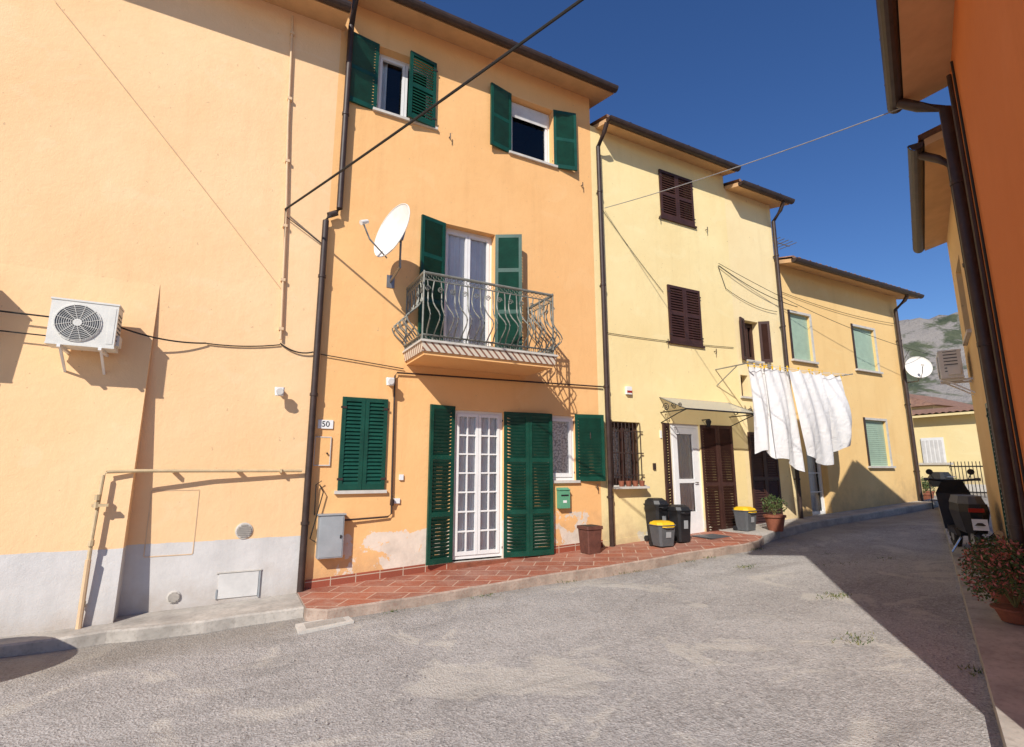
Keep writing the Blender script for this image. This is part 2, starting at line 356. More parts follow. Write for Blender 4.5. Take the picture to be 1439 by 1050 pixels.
def window(par,x0,x1,z0,z1,y=WY,rev=.16,leaves=2,mat=None,curtain=None,muntin=0,sill=True,vbars=0,name='window',bottom=.07,cd=.10):
    mat=mat or M_white; mb=MB(); Y=y+rev; f=.05
    mb.box(x0,x0+f,Y,Y+.05,z0,z1,mat); mb.box(x1-f,x1,Y,Y+.05,z0,z1,mat)
    mb.box(x0+f,x1-f,Y+.001,Y+.049,z1-f,z1,mat); mb.box(x0+f,x1-f,Y+.001,Y+.049,z0,z0+f,mat)
    W=(x1-x0-2*f)/leaves
    for i in range(leaves):
        a=x0+f+i*W; b_=a+W; g=.045
        mb.box(a+.003,a+g,Y-.015,Y+.04,z0+f+.003,z1-f-.003,mat); mb.box(b_-g,b_-.003,Y-.015,Y+.04,z0+f+.003,z1-f-.003,mat)
        mb.box(a+g,b_-g,Y-.013,Y+.038,z0+f+.003,z0+f+bottom,mat); mb.box(a+g,b_-g,Y-.013,Y+.038,z1-f-.05,z1-f-.003,mat)
        for k in range(muntin):
            zz=z0+f+bottom+(z1-z0-2*f-bottom-.05)*(k+1)/(muntin+1); mb.box(a+g,b_-g,Y-.008,Y+.02,zz-.012,zz+.012,mat)
        for k in range(vbars):
            xx=a+g+(W-2*g)*(k+1)/(vbars+1); mb.box(xx-.01,xx+.01,Y-.009,Y+.021,z0+f+bottom,z1-f-.05,mat)
        mb.quad([(a+g,Y+.025,z0+f+bottom),(b_-g,Y+.025,z0+f+bottom),(b_-g,Y+.025,z1-f-.05),(a+g,Y+.025,z1-f-.05)],M_glass)
    if curtain:
        cx0,cx1,cz0,cm=curtain
        ph=random.random()*6; am=min(.02,cd*.2)
        mb.grid(lambda u,v:(cx0+u*(cx1-cx0),Y+cd+am*math.sin(u*(cx1-cx0)*55+ph+math.sin(v*3))+am*.4*math.sin(u*90),cz0+v*(z1-.04-cz0)),60,10,cm)
    mb.obj(name,par)
    if sill:
        s_=MB(); s_.box(x0-.06,x1+.06,y-.05,y+.0,z0-.045,z0-.001,M_stone); s_.obj('sill',par)
# ------------------------------------------------------------------ LEFT building
H0=empty('peach_house')
wall(H0,-14,.99,-1,8.42,WY,[],M_left)
roof(H0,-14.2,1.02,8.28,WY,out=.5)
mb=MB()
xa,xb=-13.99,-.97
p0=.30
pr=[(WY-p0-.03,-1),(WY-p0,-.1),(WY-.24,.64),(WY-.10,2.4),(WY-.003,3.8)]
for (ya,za),(yb,zb) in zip(pr,pr[1:]): mb.quad([(xa,ya,za),(xb,ya,za),(xb,yb,zb),(xa,yb,zb)],M_left)
for (ya,za),(yb,zb) in zip(pr,pr[1:]): mb.quad([(xb,ya,za),(xb,WY,za),(xb,WY,zb),(xb,yb,zb)],M_left)
mb.obj('battered_base',H0)
mb=MB()
mb.tube([(-1.25,7.30,-.15),(-1.25,7.34,.8),(-1.235,7.39,1.44),(-1.21,7.41,1.475),(-.95,7.45,1.485),(-.3,7.53,1.485),(.86,7.60,1.485)],.020,M_ochre,8)
for zz in (.1,.72,1.12,1.2): mb.tube([(-1.25,7.31+.02*zz,zz-.03),(-1.25,7.31+.02*zz,zz+.03)],.031,M_ochre,8)
mb.box(-1.29,-1.14,7.31,7.36,1.1,1.13,M_ochre)
mb.tube([(-1.25,7.30,-.15),(-1.25,7.312,.55)],.027,M_cream,8)
for xx in (-.6,.1,.6): mb.box(xx-.012,xx+.012,7.55,WY,1.46,1.51,M_ochre)
mb.obj('gas_pipe',H0,True)
mb=MB()
mb.tube([(.27,7.62,8.3),(.33,7.62,6.5),(.40,7.62,5.2),(.47,7.62,3.25)],.016,M_cream,8)
for zz in (8.0,6.9,5.9,4.9,4.1,3.4): mb.box(.24+(8.3-zz)*.04,.30+(8.3-zz)*.04,7.6,WY,zz-.02,zz+.02,M_cream)
mb.obj('cable_conduit',H0,True)
mb=MB()
def patch(x0,x1,z0,z1,mat,t=.008,y=WY): mb.box(x0,x1,y-t,y-.0005,z0,z1,mat)
patch(-.80,-.79,.5,1.25,M_cream,.005);patch(-.31,-.30,.5,1.25,M_cream,.005);patch(-.79,-.31,1.25,1.26,M_cream,.005);patch(-.79,-.31,.49,.5,M_cream,.005)
patch(.0,.44,-.05,.24,M_hatch,.012); patch(-.03,.47,.245,.26,M_stone,.02); patch(.445,.465,-.07,.24,M_metal,.02); patch(-.02,-.003,-.05,.06,M_metal,.02)
mb.obj('utility_hatch',H0)
def vent(par,x,z,r,y=WY):
    mb=MB(); mb.T=Matrix.Translation((x,y,z))@Matrix.Rotation(R(90),4,'X')
    mb.lathe((0,0,0),[(r,-.001),(r,.012),(r*.85,.016),(.001,.016)],M_stone,24)
    for k in range(-3,4):
        w=math.sqrt(max(0,.7-(k/4)**2))*r; mb.box(-w,w,k*r*.22-.008,k*r*.22+.008,.017,.026,M_conc)
    mb.obj('air_vent',par)
vent(H0,.23,.74,.10); vent(H0,-.45,.02,.07)
def floodlight(x,z,name='wall_lamp'):
    mb=MB(); mb.box(x-.03,x+.03,7.6,WY,z-.03,z+.03,M_stone); mb.tube([(x,7.62,z),(x-.02,7.52,z-.02)],.015,M_metal)
    mb.tbox(x-.03,7.5,z-.07,z+.04,.10,.07,.12,.08,M_white); mb.tube([(x-.03,7.46,z-.015),(x-.03,7.44,z-.02)],.045,M_dish,12)
    mb.obj(name,None,True)
floodlight(.53,2.53); floodlight(2.0,2.78)
# ------------------------------------------------------------------ ORANGE house
H1=empty('orange_terraced_house')
holes=[(1.6,2.57,7.2,8.38),(4.06,4.98,7.2,8.38),(2.83,3.74,3.34,5.52),(1.36,1.96,1.24,2.50),(3.06,3.92,.13,2.43),(4.75,5.33,1.32,2.43)]
wall(H1,.99,5.86,-1,8.98,WY,holes,M_f1)
roof(H1,.85,6.12,8.85,WY)
window(H1,1.6,2.57,7.2,8.38,curtain=(1.65,1.8,7.25,M_curt))
shutter(H1,1.6,WY-.01,7.17,8.40,.49,172,M_green,side=1)
shutter(H1,2.57,WY-.02,7.17,8.40,.49,9,M_green,side=-1)
window(H1,4.06,4.98,7.2,8.38,leaves=1)
mb=MB()
for k in range(7): mb.hull([(4.12,WY+.13,8.05+k*.042),(4.92,WY+.13,8.05+k*.042),(4.92,WY+.135,8.05+k*.042),(4.12,WY+.135,8.05+k*.042)],[(4.12,WY+.125,8.088+k*.042),(4.92,WY+.125,8.088+k*.042),(4.92,WY+.135,8.088+k*.042),(4.12,WY+.135,8.088+k*.042)],M_hatch)
mb.obj('roller_blind',H1)
shutter(H1,4.06,WY-.01,7.17,8.40,.47,168,M_green,side=1)
shutter(H1,4.98,WY-.01,7.17,8.40,.47,166,M_green,side=-1)
window(H1,2.83,3.74,3.34,5.52,rev=.14,curtain=(2.95,3.7,3.4,M_curt),sill=False,bottom=.12,cd=.05)
shutter(H1,2.83,WY-.01,3.34,5.52,.46,165,M_green,side=1,rails=(.36,.7))
shutter(H1,3.74,WY-.01,3.34,5.52,.46,150,M_green,side=-1,rails=(.36,.7))
shutter(H1,1.34,WY-.0,1.22,2.52,.32,0,M_green,side=1,rails=())
shutter(H1,1.985,WY-.0,1.22,2.52,.32,0,M_green,side=-1,rails=())
mb=MB(); mb.box(1.30,2.02,WY-.05,WY,1.17,1.215,M_stone); mb.obj('sill',H1)
window(H1,3.06,3.92,.16,2.43,rev=.06,curtain=(3.1,3.88,.2,M_curt),sill=False,leaves=2,muntin=6,vbars=1,bottom=.06,cd=.05)
shutter(H1,3.06,WY-.01,.14,2.48,.44,168,M_green,side=1,rails=(.30,.66))
shutter(H1,3.92,WY-.01,.14,2.44,.44,172,M_green,side=-1,rails=(.30,.66),pitch=.05)
shutter(H1,4.36,WY-.07,.14,2.44,.44,176,M_green,side=-1,rails=(.30,.66),pitch=.05)
window(H1,4.75,5.33,1.32,2.43,rev=.05,curtain=(4.8,5.28,1.38,M_lace),leaves=1,cd=.04)
shutter(H1,5.33,WY-.01,1.30,2.47,.56,168,M_green,side=-1,rails=())
mb=MB(); mb.box(3.0,3.98,WY-.12,WY,.02,.13,M_terr); mb.obj('door_step',H1)
mb=MB()
for a,b_ in ((1.0,3.0),(3.98,5.86)):
    mb.hull([(a,WY-.012,gz(a)),(b_,WY-.012,gz(b_)),(b_,WY-.001,gz(b_)),(a,WY-.001,gz(a))],[(a,WY-.012,gz(a)+.24),(b_,WY-.012,gz(b_)+.24),(b_,WY-.001,gz(b_)+.24),(a,WY-.001,gz(a)+.24)],M_skirt)
mb.obj('tile_skirting',H1)
downpipe(H1,[(1.12,7.2,8.82),(1.12,7.3,8.7),(1.12,7.56,8.45),(1.12,7.57,5.32),(1.08,7.57,5.24),(.98,7.57,5.18),(.94,7.57,5.08),(.94,7.57,-.05)])
BX0,BX1,BY=2.22,4.38,6.80
mb=MB()
mb.hull([(BX0+.03,BY+.03,3.07),(BX1-.03,BY+.03,3.07),(BX1-.03,WY,3.07),(BX0+.03,WY,3.07)],[(BX0+.03,BY+.03,3.2),(BX1-.03,BY+.03,3.2),(BX1-.03,WY,3.2),(BX0+.03,WY,3.2)],M_f1)
mb.hull([(BX0,BY,3.12),(BX1,BY,3.12),(BX1,WY-.001,3.12),(BX0,WY-.001,3.12)],[(BX0-.02,BY-.02,3.245),(BX1+.02,BY-.02,3.245),(BX1+.02,WY-.001,3.245),(BX0-.02,WY-.001,3.245)],M_edge)
mb.box(BX0-.04,BX1+.04,BY-.04,WY-.001,3.246,3.275,M_stone)
mb.obj('balcony_slab',H1)
mb=MB(); TZ=4.27; z0=3.36
def path(t):
    d=WY-BY-.04; w=BX1-BX0
    if t<d: return Vector((BX0,WY-t,0)),Vector((-1,0,0))
    if t<d+w: return Vector((BX0+t-d,BY+.04,0)),Vector((0,-1,0))
    return Vector((BX1,BY+.04+(t-d-w),0)),Vector((1,0,0))
tot=2*(WY-BY-.04)+(BX1-BX0)
c=[(BX0,WY),(BX0,BY+.04),(BX1,BY+.04),(BX1,WY)]
for zz,rr in ((TZ,.022),(TZ-.10,.011),(z0,.014),(z0-.07,.011)):
    for a,b_ in zip(c,c[1:]): mb.tube([(a[0],a[1],zz),(b_[0],b_[1],zz)],rr,M_iron,8)
n=37
for i in range(n):
    t=.05+(tot-.1)*i/(n-1); p,nn=path(t); pts=[]
    tg=Vector((-nn.y,nn.x,0)); sw=.020*(1 if i%2 else -1)
    for k in range(15):
        s_=k/14; z=z0+(TZ-.10-z0)*s_
        o=.22*math.exp(-((s_-.28)/.20)**2)-.02*math.exp(-((s_-.75)/.14)**2)
        sx_=sw*math.sin(s_*2*math.pi)
        pts.append((p.x+nn.x*o+tg.x*sx_,p.y+nn.y*o+tg.y*sx_,z))
    mb.tube(pts,.010,M_iron,6)
    mb.tube([(p.x,p.y,3.27),(p.x,p.y,z0)],.007,M_iron,5)
m_=26
for i in range(m_*2):
    t=.03+(tot-.06)*i/(m_*2-1); p,nn=path(t)
    tang=Vector((-nn.y,nn.x,0))
    for zc in (TZ-.05,z0-.035):
        pts=[]
        for k in range(9):
            a=k/8*2*math.pi; q=p+tang*.026*math.cos(a); pts.append((q.x,q.y,zc+.030*math.sin(a)))
        mb.tube(pts[:-1],.0055,M_iron,4,closed=True)
for (x_,y_) in c: mb.tube([(x_,y_,3.26),(x_,y_,TZ+.03)],.014,M_iron,8)
def spiral(cx,cy,cz,ax,r,turns=1.6,sg=1):
    pts=[]
    for k in range(22):
        s_=k/21; a=s_*turns*2*math.pi; rr=r*(1-s_*.8)
        pts.append((cx+ax[0]*rr*math.cos(a)*sg,cy+ax[1]*rr*math.cos(a)*sg,cz+rr*math.sin(a)))
    mb.tube(pts,.007,M_iron,5)
for t in [.12+.19*k for k in range(int(tot/.19))]:
    p,nn=path(t); tg=(-nn.y,nn.x)
    spiral(p.x,p.y,4.04,tg,.045)
mb.obj('balcony_railing',H1,True)
mb=MB(); mb.box(1.11,1.43,7.50,WY-.001,.35,.90,M_metal); mb.box(1.125,1.415,7.492,7.50,.365,.885,M_metal); mb.box(1.09,1.45,7.48,WY,.9,.915,M_metal); mb.tube([(1.39,7.49,.6),(1.39,7.48,.64)],.01,M_black); mb.obj('meter_cabinet',None)
mb=MB(); mb.box(4.93,5.14,7.57,WY-.001,.86,1.17,M_mail); mb.hull([(4.92,7.555,1.16),(5.15,7.555,1.16),(5.15,WY-.001,1.16),(4.92,WY-.001,1.16)],[(4.92,7.58,1.17),(5.15,7.58,1.17),(5.15,WY-.001,1.20),(4.92,WY-.001,1.20)],M_mail)
mb.box(4.96,5.11,7.566,7.57,1.06,1.085,M_black); mb.box(5.0,5.07,7.565,7.57,.95,.99,M_white); mb.obj('mailbox',None)
mb=MB(); mb.box(1.0,1.22,WY-.02,WY-.001,1.55,1.95,M_f1); mb.box(1.0,1.22,WY-.025,WY-.02,1.55,1.565,M_stone);mb.box(1.0,1.22,WY-.025,WY-.02,1.935,1.95,M_stone);mb.box(1.0,1.012,WY-.025,WY-.02,1.565,1.935,M_stone);mb.box(1.208,1.22,WY-.025,WY-.02,1.565,1.935,M_stone)
mb.tube([(1.17,7.63,1.72),(1.17,7.61,1.72)],.012,M_black); mb.obj('meter_panel',H1)
sg=empty('house_number_sign'); mb=MB(); mb.box(1.03,1.23,WY-.02,WY-.001,2.06,2.18,M_white); mb.obj('plate',sg)
cu=bpy.data.curves.new('numerals','FONT'); cu.body='50'; cu.size=.11; cu.extrude=.002; cu.align_x='CENTER'; cu.align_y='CENTER'
o=bpy.data.objects.new('numerals',cu); o.location=(1.13,WY-.022,2.12); o.rotation_euler=(R(90),0,0); scene.collection.objects.link(o); o.parent=sg; cu.materials.append(M_black)
mb=MB()
mb.tube([(5.94,7.62,3.0),(2.10,7.62,2.93),(2.07,7.62,2.88),(2.09,7.62,1.2),(2.10,7.62,.88),(2.05,7.62,.84),(1.45,7.60,.82)],.013,M_pipe,8)
mb.tube([(2.10,7.62,1.0),(2.1,7.6,1.08)],.03,M_pipe,8); mb.box(2.12,2.22,WY-.03,WY-.001,1.02,1.09,M_white); mb.box(2.2,2.26,WY-.03,WY-.001,1.35,1.43,M_white)
mb.tube([(1.1,7.63,1.3),(1.15,7.6,1.2),(1.02,7.6,.6),(1.1,7.6,.55)],.008,M_rubber,6)
mb.tube([(1.06,7.63,.9),(1.05,7.6,1.3),(1.12,7.6,1.35)],.008,M_rubber,6)
mb.obj('conduit_pipe',H1,True)
mb=MB()
for x_,z_ in ((2.85,7.1),(5.6,6.95),(5.62,2.1),(5.75,1.2),(9.0,6.8),(7.6,6.75),(7.62,4.05),(9.0,4.0),(2.3,3.4)):
    mb.tube([(x_,WY,z_),(x_,7.60,z_)],.008,M_pipe,6); mb.tube([(x_,7.60,z_-.06),(x_,7.60,z_+.05)],.009,M_pipe,6)
mb.obj('shutter_catches',H1)
# ------------------------------------------------------------------ YELLOW house
H2=empty('yellow_terraced_house')
holes=[(7.68,8.62,6.82,7.88),(7.74,8.62,4.1,5.27),(6.14,6.83,1.22,2.38),(7.60,8.40,.24,2.4)]
wall(H2,5.86,9.72,-1,8.36,WY,holes,M_f2)
roof(H2,6.0,9.74,8.25,WY,out=.34)
for (a,b_,c_,d) in holes[:2]:
    w=(b_-a)/2+.01
    shutter(H2,a-.02,WY,c_-.02,d+.02,w+.008,0,M_brown,side=1,rails=(.5,)); shutter(H2,b_+.02,WY,c_-.02,d+.02,w+.008,0,M_brown,side=-1,rails=(.5,))
    mb=MB(); mb.box(a-.07,b_+.07,WY-.045,WY,c_-.065,c_-.025,M_brown); mb.obj('sill',H2)
window(H2,6.14,6.83,1.22,2.38,rev=.12,mat=M_brown,curtain=(6.2,6.8,1.3,M_lace))
shutter(H2,6.16,WY-.01,1.2,2.4,.12,140,M_brown,side=1,rails=())
mb=MB()
for k in range(8): mb.tube([(6.18+k*.087,7.62,1.24),(6.18+k*.087,7.62,2.36)],.009,M_pipe,6)
for zz in (1.4,1.8,2.2): mb.box(6.12,6.85,7.61,7.63,zz-.01,zz+.01,M_pipe)
mb.box(6.1,6.86,7.5,WY,1.16,1.2,M_stone)
for k in range(4): mb.lathe((6.25+k*.16,7.56,1.2),[(.04,0),(.055,.1)],M_terr,10)
mb.obj('window_grille',H2)
mb=MB(); a,b_,c_,d=7.60,8.40,.24,2.4; Y=WY+.03
mb.box(a,a+.07,Y,Y+.06,c_,d,M_white); mb.box(b_-.07,b_,Y,Y+.06,c_,d,M_white); mb.box(a+.07,b_-.07,Y,Y+.06,d-.07,d,M_white)
mb.box(a+.075,a+.19,Y-.01,Y+.04,c_,d-.075,M_white); mb.box(b_-.19,b_-.075,Y-.01,Y+.04,c_,d-.075,M_white)
mb.box(a+.19,b_-.19,Y-.009,Y+.039,c_,c_+.45,M_white); mb.box(a+.19,b_-.19,Y-.009,Y+.039,d-.2,d-.075,M_white); mb.box(a+.19,b_-.19,Y-.009,Y+.039,c_+1.0,c_+1.08,M_white)
mb.quad([(a+.19,Y+.02,c_+.45),(b_-.19,Y+.02,c_+.45),(b_-.19,Y+.02,d-.2),(a+.19,Y+.02,d-.2)],M_glass)
mb.grid(lambda u,v:(a+.15+u*.5,Y+.055+.006*math.sin(u*40),c_+.4+v*1.65),50,2,M_curt)
mb.tube([(b_-.13,Y-.05,1.25),(b_-.22,Y-.05,1.25)],.01,M_steel,6); mb.tube([(b_-.13,Y,1.25),(b_-.13,Y-.05,1.25)],.01,M_steel,6)
mb.obj('glazed_door',H2)
shutter(H2,7.58,WY-.01,.24,2.4,.20,168,M_brown,side=1,rails=(.45,))
shutter(H2,8.42,WY-.01,.24,2.4,.40,168,M_brown,side=-1,rails=(.45,)); shutter(H2,8.82,WY-.09,.24,2.4,.40,174,M_brown,side=-1,rails=(.45,))
mb=MB(); mb.box(7.5,8.5,WY-.16,WY,.12,.23,M_terr); mb.box(7.75,8.3,6.95,7.4,.275,.29,M_grey); mb.obj('door_step',H2)
mb=MB()
for a,b_ in ((5.87,7.49),(8.51,9.7)):
    mb.hull([(a,WY-.012,gz(a)),(b_,WY-.012,gz(b_)),(b_,WY-.001,gz(b_)),(a,WY-.001,gz(a))],[(a,WY-.012,gz(a)+.22),(b_,WY-.012,gz(b_)+.22),(b_,WY-.001,gz(b_)+.22),(a,WY-.001,gz(a)+.22)],M_f2)
mb.obj('base_band',H2)
downpipe(H2,[(5.97,7.26,8.2),(5.97,7.36,8.05),(5.97,7.56,7.85),(5.99,7.57,4),(6.0,7.57,.03),(6.02,7.5,.0)])
mb=MB()
mb.hull([(7.35,7.0,2.62),(9.35,7.0,2.62),(9.35,WY,2.90),(7.35,WY,2.90)],[(7.35,7.0,2.628),(9.35,7.0,2.628),(9.35,WY,2.908),(7.35,WY,2.908)],M_canopy)
for x_ in (7.37,9.33):
    mb.tube([(x_,WY,2.6),(x_,7.0,2.6)],.012,M_black,6); mb.tube([(x_,WY,2.4),(x_,7.5,2.45),(x_,7.2,2.55),(x_,7.0,2.6)],.01,M_black,6)
    for cy,r_ in ((7.5,.09),(7.30,.07),(7.14,.05)):
        pts=[(x_,cy+r_*(1-k/16)*math.cos(k*.75),2.69+r_*(1-k/16)*math.sin(k*.75)) for k in range(16)]; mb.tube(pts,.009,M_black,5)
    mb.tube([(x_,WY,2.9),(x_,7.0,2.615)],.012,M_black,6)
mb.tube([(7.35,7.0,2.61),(9.35,7.0,2.61)],.016,M_black,6)
mb.obj('door_canopy',H2)
mb=MB(); mb.box(7.1,7.16,WY-.03,WY-.001,1.5,1.62,M_pipe); mb.box(6.5,6.62,WY-.06,WY-.001,2.9,3.05,M_white); mb.box(6.5,6.62,WY-.065,WY-.06,2.93,2.97,M_red)
mb.box(7.32,7.36,WY-.02,WY-.001,2.1,2.25,M_white); mb.obj('doorbell_panel',H2)
mb=MB(); mb.tube([(8.5,WY,2.5),(8.5,7.5,2.5)],.012,M_black); mb.lathe((8.5,7.5,2.36),[(.03,0),(.06,.1),(.03,.15)],M_black,8); mb.obj('wall_lantern',H2)
# ------------------------------------------------------------------ CREAM house
H2b=empty('cream_terraced_house')
holes=[(10.05,10.52,3.92,4.85),(9.78,10.02,3.08,3.56),(9.85,10.75,.25,2.3)]
wall(H2b,9.72,11.36,-1,8.02,WY+.004,holes,M_f2b)
roof(H2b,9.76,11.6,7.90,WY,out=.36)
window(H2b,10.05,10.52,3.92,4.85,mat=M_brown); shutter(H2b,10.52,WY-.01,3.9,4.87,.24,140,M_brown,side=-1,rails=())
shutter(H2b,10.05,WY-.01,3.9,4.87,.24,160,M_brown,side=1,rails=())
window(H2b,9.78,10.02,3.08,3.56,leaves=1,mat=M_brown)
shutter(H2b,9.85,WY,.3,2.3,.45,0,M_brown,side=1); shutter(H2b,10.75,WY,.3,2.3,.45,0,M_brown,side=-1)
downpipe(H2b,[(11.3,7.25,7.88),(11.3,7.35,7.7),(11.3,7.56,7.5),(11.29,7.57,.4)])
# ------------------------------------------------------------------ APRICOT house
H3=empty('apricot_house')
holes=[(11.72,12.5,4.1,5.27),(14.35,15.35,4.1,5.27),(14.4,15.37,1.59,2.77),(11.85,12.6,.42,2.4)]
wall(H3,11.36,16.8,-1,6.5,WY+.006,holes,M_f3)
roof(H3,11.38,17.15,6.35,WY,out=.4)
for a,b_,c_,d in holes[:3]:
    mb=MB(); nn_=int((d-c_)/.05)
    for k in range(nn_):
        zz=c_+k*(d-c_)/nn_; mb.hull([(a,WY+.07,zz),(b_,WY+.07,zz),(b_,WY+.08,zz),(a,WY+.08,zz)],[(a,WY+.06,zz+.045),(b_,WY+.06,zz+.045),(b_,WY+.08,zz+.045),(a,WY+.08,zz+.045)],M_pale)
    mb.box(a-.06,a-.001,WY-.02,WY+.005,c_,d+.06,M_pipe); mb.box(b_+.001,b_+.06,WY-.02,WY+.005,c_,d+.06,M_stone); mb.box(a-.001,b_+.001,WY-.02,WY+.005,d+.001,d+.06,M_stone)
    mb.box(a-.10,b_+.10,WY-.07,WY+.005,c_-.05,c_-.001,M_stone); mb.obj('roller_shutter',H3)
window(H3,11.85,12.6,.42,2.4,leaves=1,curtain=(11.9,12.55,.5,M_curt),sill=False,muntin=3)
downpipe(H3,[(16.45,7.22,6.32),(16.45,7.3,6.2),(16.45,7.56,6.0),(16.45,7.57,.55)],.05)
mb=MB(); ax,ay,az=12.4,8.3,6.5
mb.tube([(ax,ay,az),(ax,ay,az+1.15)],.02,M_dishb,6); mb.tube([(ax-.7,ay,az+1.0),(ax+.6,ay,az+1.0)],.014,M_dishb,6)
for k in range(8): mb.tube([(ax-.65+k*.17,ay-.25,az+1.0),(ax-.65+k*.17,ay+.25,az+1.0)],.010,M_dishb,5)
mb.obj('tv_aerial',None)
# ------------------------------------------------------------------ RIGHT side buildings
A2=R(24.2)
def rp(al,perp,z=0): return (al*math.cos(A2)+perp*math.sin(A2), al*math.sin(A2)-perp*math.cos(A2), z)
HR1=empty('terracotta_house',rp(0,.7),math.pi+A2)
wall(HR1,-7.0,-3.1,-1,5.78,0,[],M_r1,depth=7)
roof(HR1,-7.15,-2.3,5.66,0,depth=7,out=.42)
downpipe(HR1,[(-6.95,-.46,5.64),(-6.93,-.3,5.5),(-6.88,-.09,5.35),(-6.86,-.08,.1)],.055)
mb=MB(); mb.tube([(-6.45,-.02,5.6),(-6.42,-.02,.2)],.012,M_rubber,6); mb.tube([(-6.68,-.035,5.6),(-6.66,-.035,.3)],.022,M_pipe,6); mb.obj('wall_cables',HR1)
HR2=empty('ochre_house',rp(0,.72),math.pi+A2)
holes=[(-10.3,-9.4,3.4,4.5),(-8.7,-7.8,.3,2.3)]
wall(HR2,-11.0,-7.12,-1,5.32,0,holes,M_r2,depth=7)
roof(HR2,-11.05,-7.3,5.2,0,depth=7,out=.30)
window(HR2,-10.3,-9.4,3.4,4.5,y=0,mat=M_brown)
shutter(HR2,-8.7,0,.3,2.3,.45,0,M_green,side=1); shutter(HR2,-7.8,0,.3,2.3,.45,0,M_green,side=-1)
downpipe(HR2,[(-7.45,-.34,5.18),(-7.4,-.2,5.05),(-7.35,-.09,4.9),(-7.35,-.08,.15)],.045)
# ------------------------------------------------------------------ AC units
def ac(name,x0,x1,y0,y1,z0,z1,T=None,brk=True):
    e=MB()
    if T: e.T=T
    e.box(x0,x1,y0,y1,z0+.02,z1-.02,M_acw); e.box(x0-.008,x1+.008,y0-.008,y1+.008,z1-.02,z1,M_acw); e.box(x0-.004,x1+.004,y0-.004,y1+.004,z0,z0+.02,M_acw)
    cx=x0+(x1-x0)*.42; cz=(z0+z1)/2; r=(z1-z0)*.40
    e.tube([(cx,y0-.012,cz),(cx,y0+.001,cz)],r*1.03,M_acw,28)
    e.tube([(cx,y0-.014,cz),(cx,y0-.0125,cz)],r*.96,M_grey,28)
    for k in range(1,11):
        rr=r*.95*k/10; e.tube([(cx+rr*math.cos(a*math.pi/14),y0-.02,cz+rr*math.sin(a*math.pi/14)) for a in range(28)],.003,M_acw,4,closed=True)
    for k in range(12):
        a=k*math.pi/6; e.tube([(cx+.03*math.cos(a),y0-.019,cz+.03*math.sin(a)),(cx+r*math.cos(a+.25),y0-.019,cz+r*math.sin(a+.25))],.0035,M_acw,4)
    e.tube([(cx,y0-.022,cz),(cx,y0-.014,cz)],.04,M_acw,14)
    for k in range(7): e.box(x1-.001,x1+.006,y0+.05,y1-.05,z0+.1+k*.05,z0+.115+k*.05,M_grey)
    e.box(x1-(x1-x0)*.13,x1-.02,y0-.004,y0,z0+.05,z1-.05,M_acw)
    e.box(x1-.02,x1+.03,y0+.08,y1-.03,z0+.05,z0+.17,M_acw)
    if brk:
        for xx in (x0+.12,x1-.12):
            e.box(xx-.015,xx+.015,y0-.02,y1+.2,z0-.03,z0-.001,M_white); e.hull([(xx-.012,y1+.12,z0-.25),(xx+.012,y1+.12,z0-.25),(xx+.012,y1+.15,z0-.25),(xx-.012,y1+.15,z0-.25)],[(xx-.012,y0+.05,z0-.03),(xx+.012,y0+.05,z0-.03),(xx+.012,y0+.09,z0-.03),(xx-.012,y0+.09,z0-.03)],M_white)
    return e.obj(name,None)
ac('shadow_caster_ac',-1.87,-1.27,7.20,7.46,2.84,3.36)
ac('shadow_caster_ac',-3.38,-2.60,7.16,7.46,2.85,3.65)  # unit added out of view, sized to throw a shadow on the left wall
T=Matrix.Translation(rp(0,.72))@Matrix.Rotation(math.pi+A2,4,'Z')
ac('shadow_caster_ac',-10.7,-10.15,-.36,-.10,2.85,3.28,T)
# ------------------------------------------------------------------ satellite dishes
def dish(name,c,nrm,r,mount):
    nrm=Vector(nrm).normalized(); e=MB()
    q=nrm.to_track_quat('Z','Y').to_matrix().to_4x4(); e.T=Matrix.Translation(c)@q
    dp=r*.22
    def f(u,v,o=0):
        a=2*math.pi*u; rr=max(v,.001)*r; return (rr*math.cos(a)*.93,rr*math.sin(a),dp*(rr/r)**2-dp*.5-o)
    e.grid(f,36,8,M_dish); e.grid(lambda u,v:f(u,v,.006),36,8,M_dish)
    e.tube([(r*.93*math.cos(a*math.pi/18),r*math.sin(a*math.pi/18),dp*.5) for a in range(36)],.008,M_dish,6,closed=True)
    e.tube([(0,-r*1.02,0),(0,-r*.75,r*.75),(0,-r*.35,r*1.12)],.012,M_dishb,6)
    e.tube([(0,-r*.40,r*1.18),(0,-r*.22,r*.98)],[.035,.028],M_dish,10)
    e.box(-.06,.06,-.08,.08,-dp*.5-.09,-dp*.5-.008,M_dishb)
    e.T=Matrix()
    b_=Vector(c)-nrm*(.12); m_=Vector(mount)
    e.tube([b_,(b_.x,b_.y,m_.z),(m_.x,m_.y,m_.z)],.02,M_dishb,8)
    e.box(m_.x-.06,m_.x+.06,m_.y-.01,m_.y,m_.z-.1,m_.z+.1,M_dishb)
    e.obj(name,None,True)
dish('satellite_dish',(1.80,6.98,4.85),(-.88,-.30,.22),.43,(1.95,WY,4.35))
dish('satellite_dish',(16.45,7.2,4.25),(-.75,-.6,.3),.32,(16.6,WY,3.9))
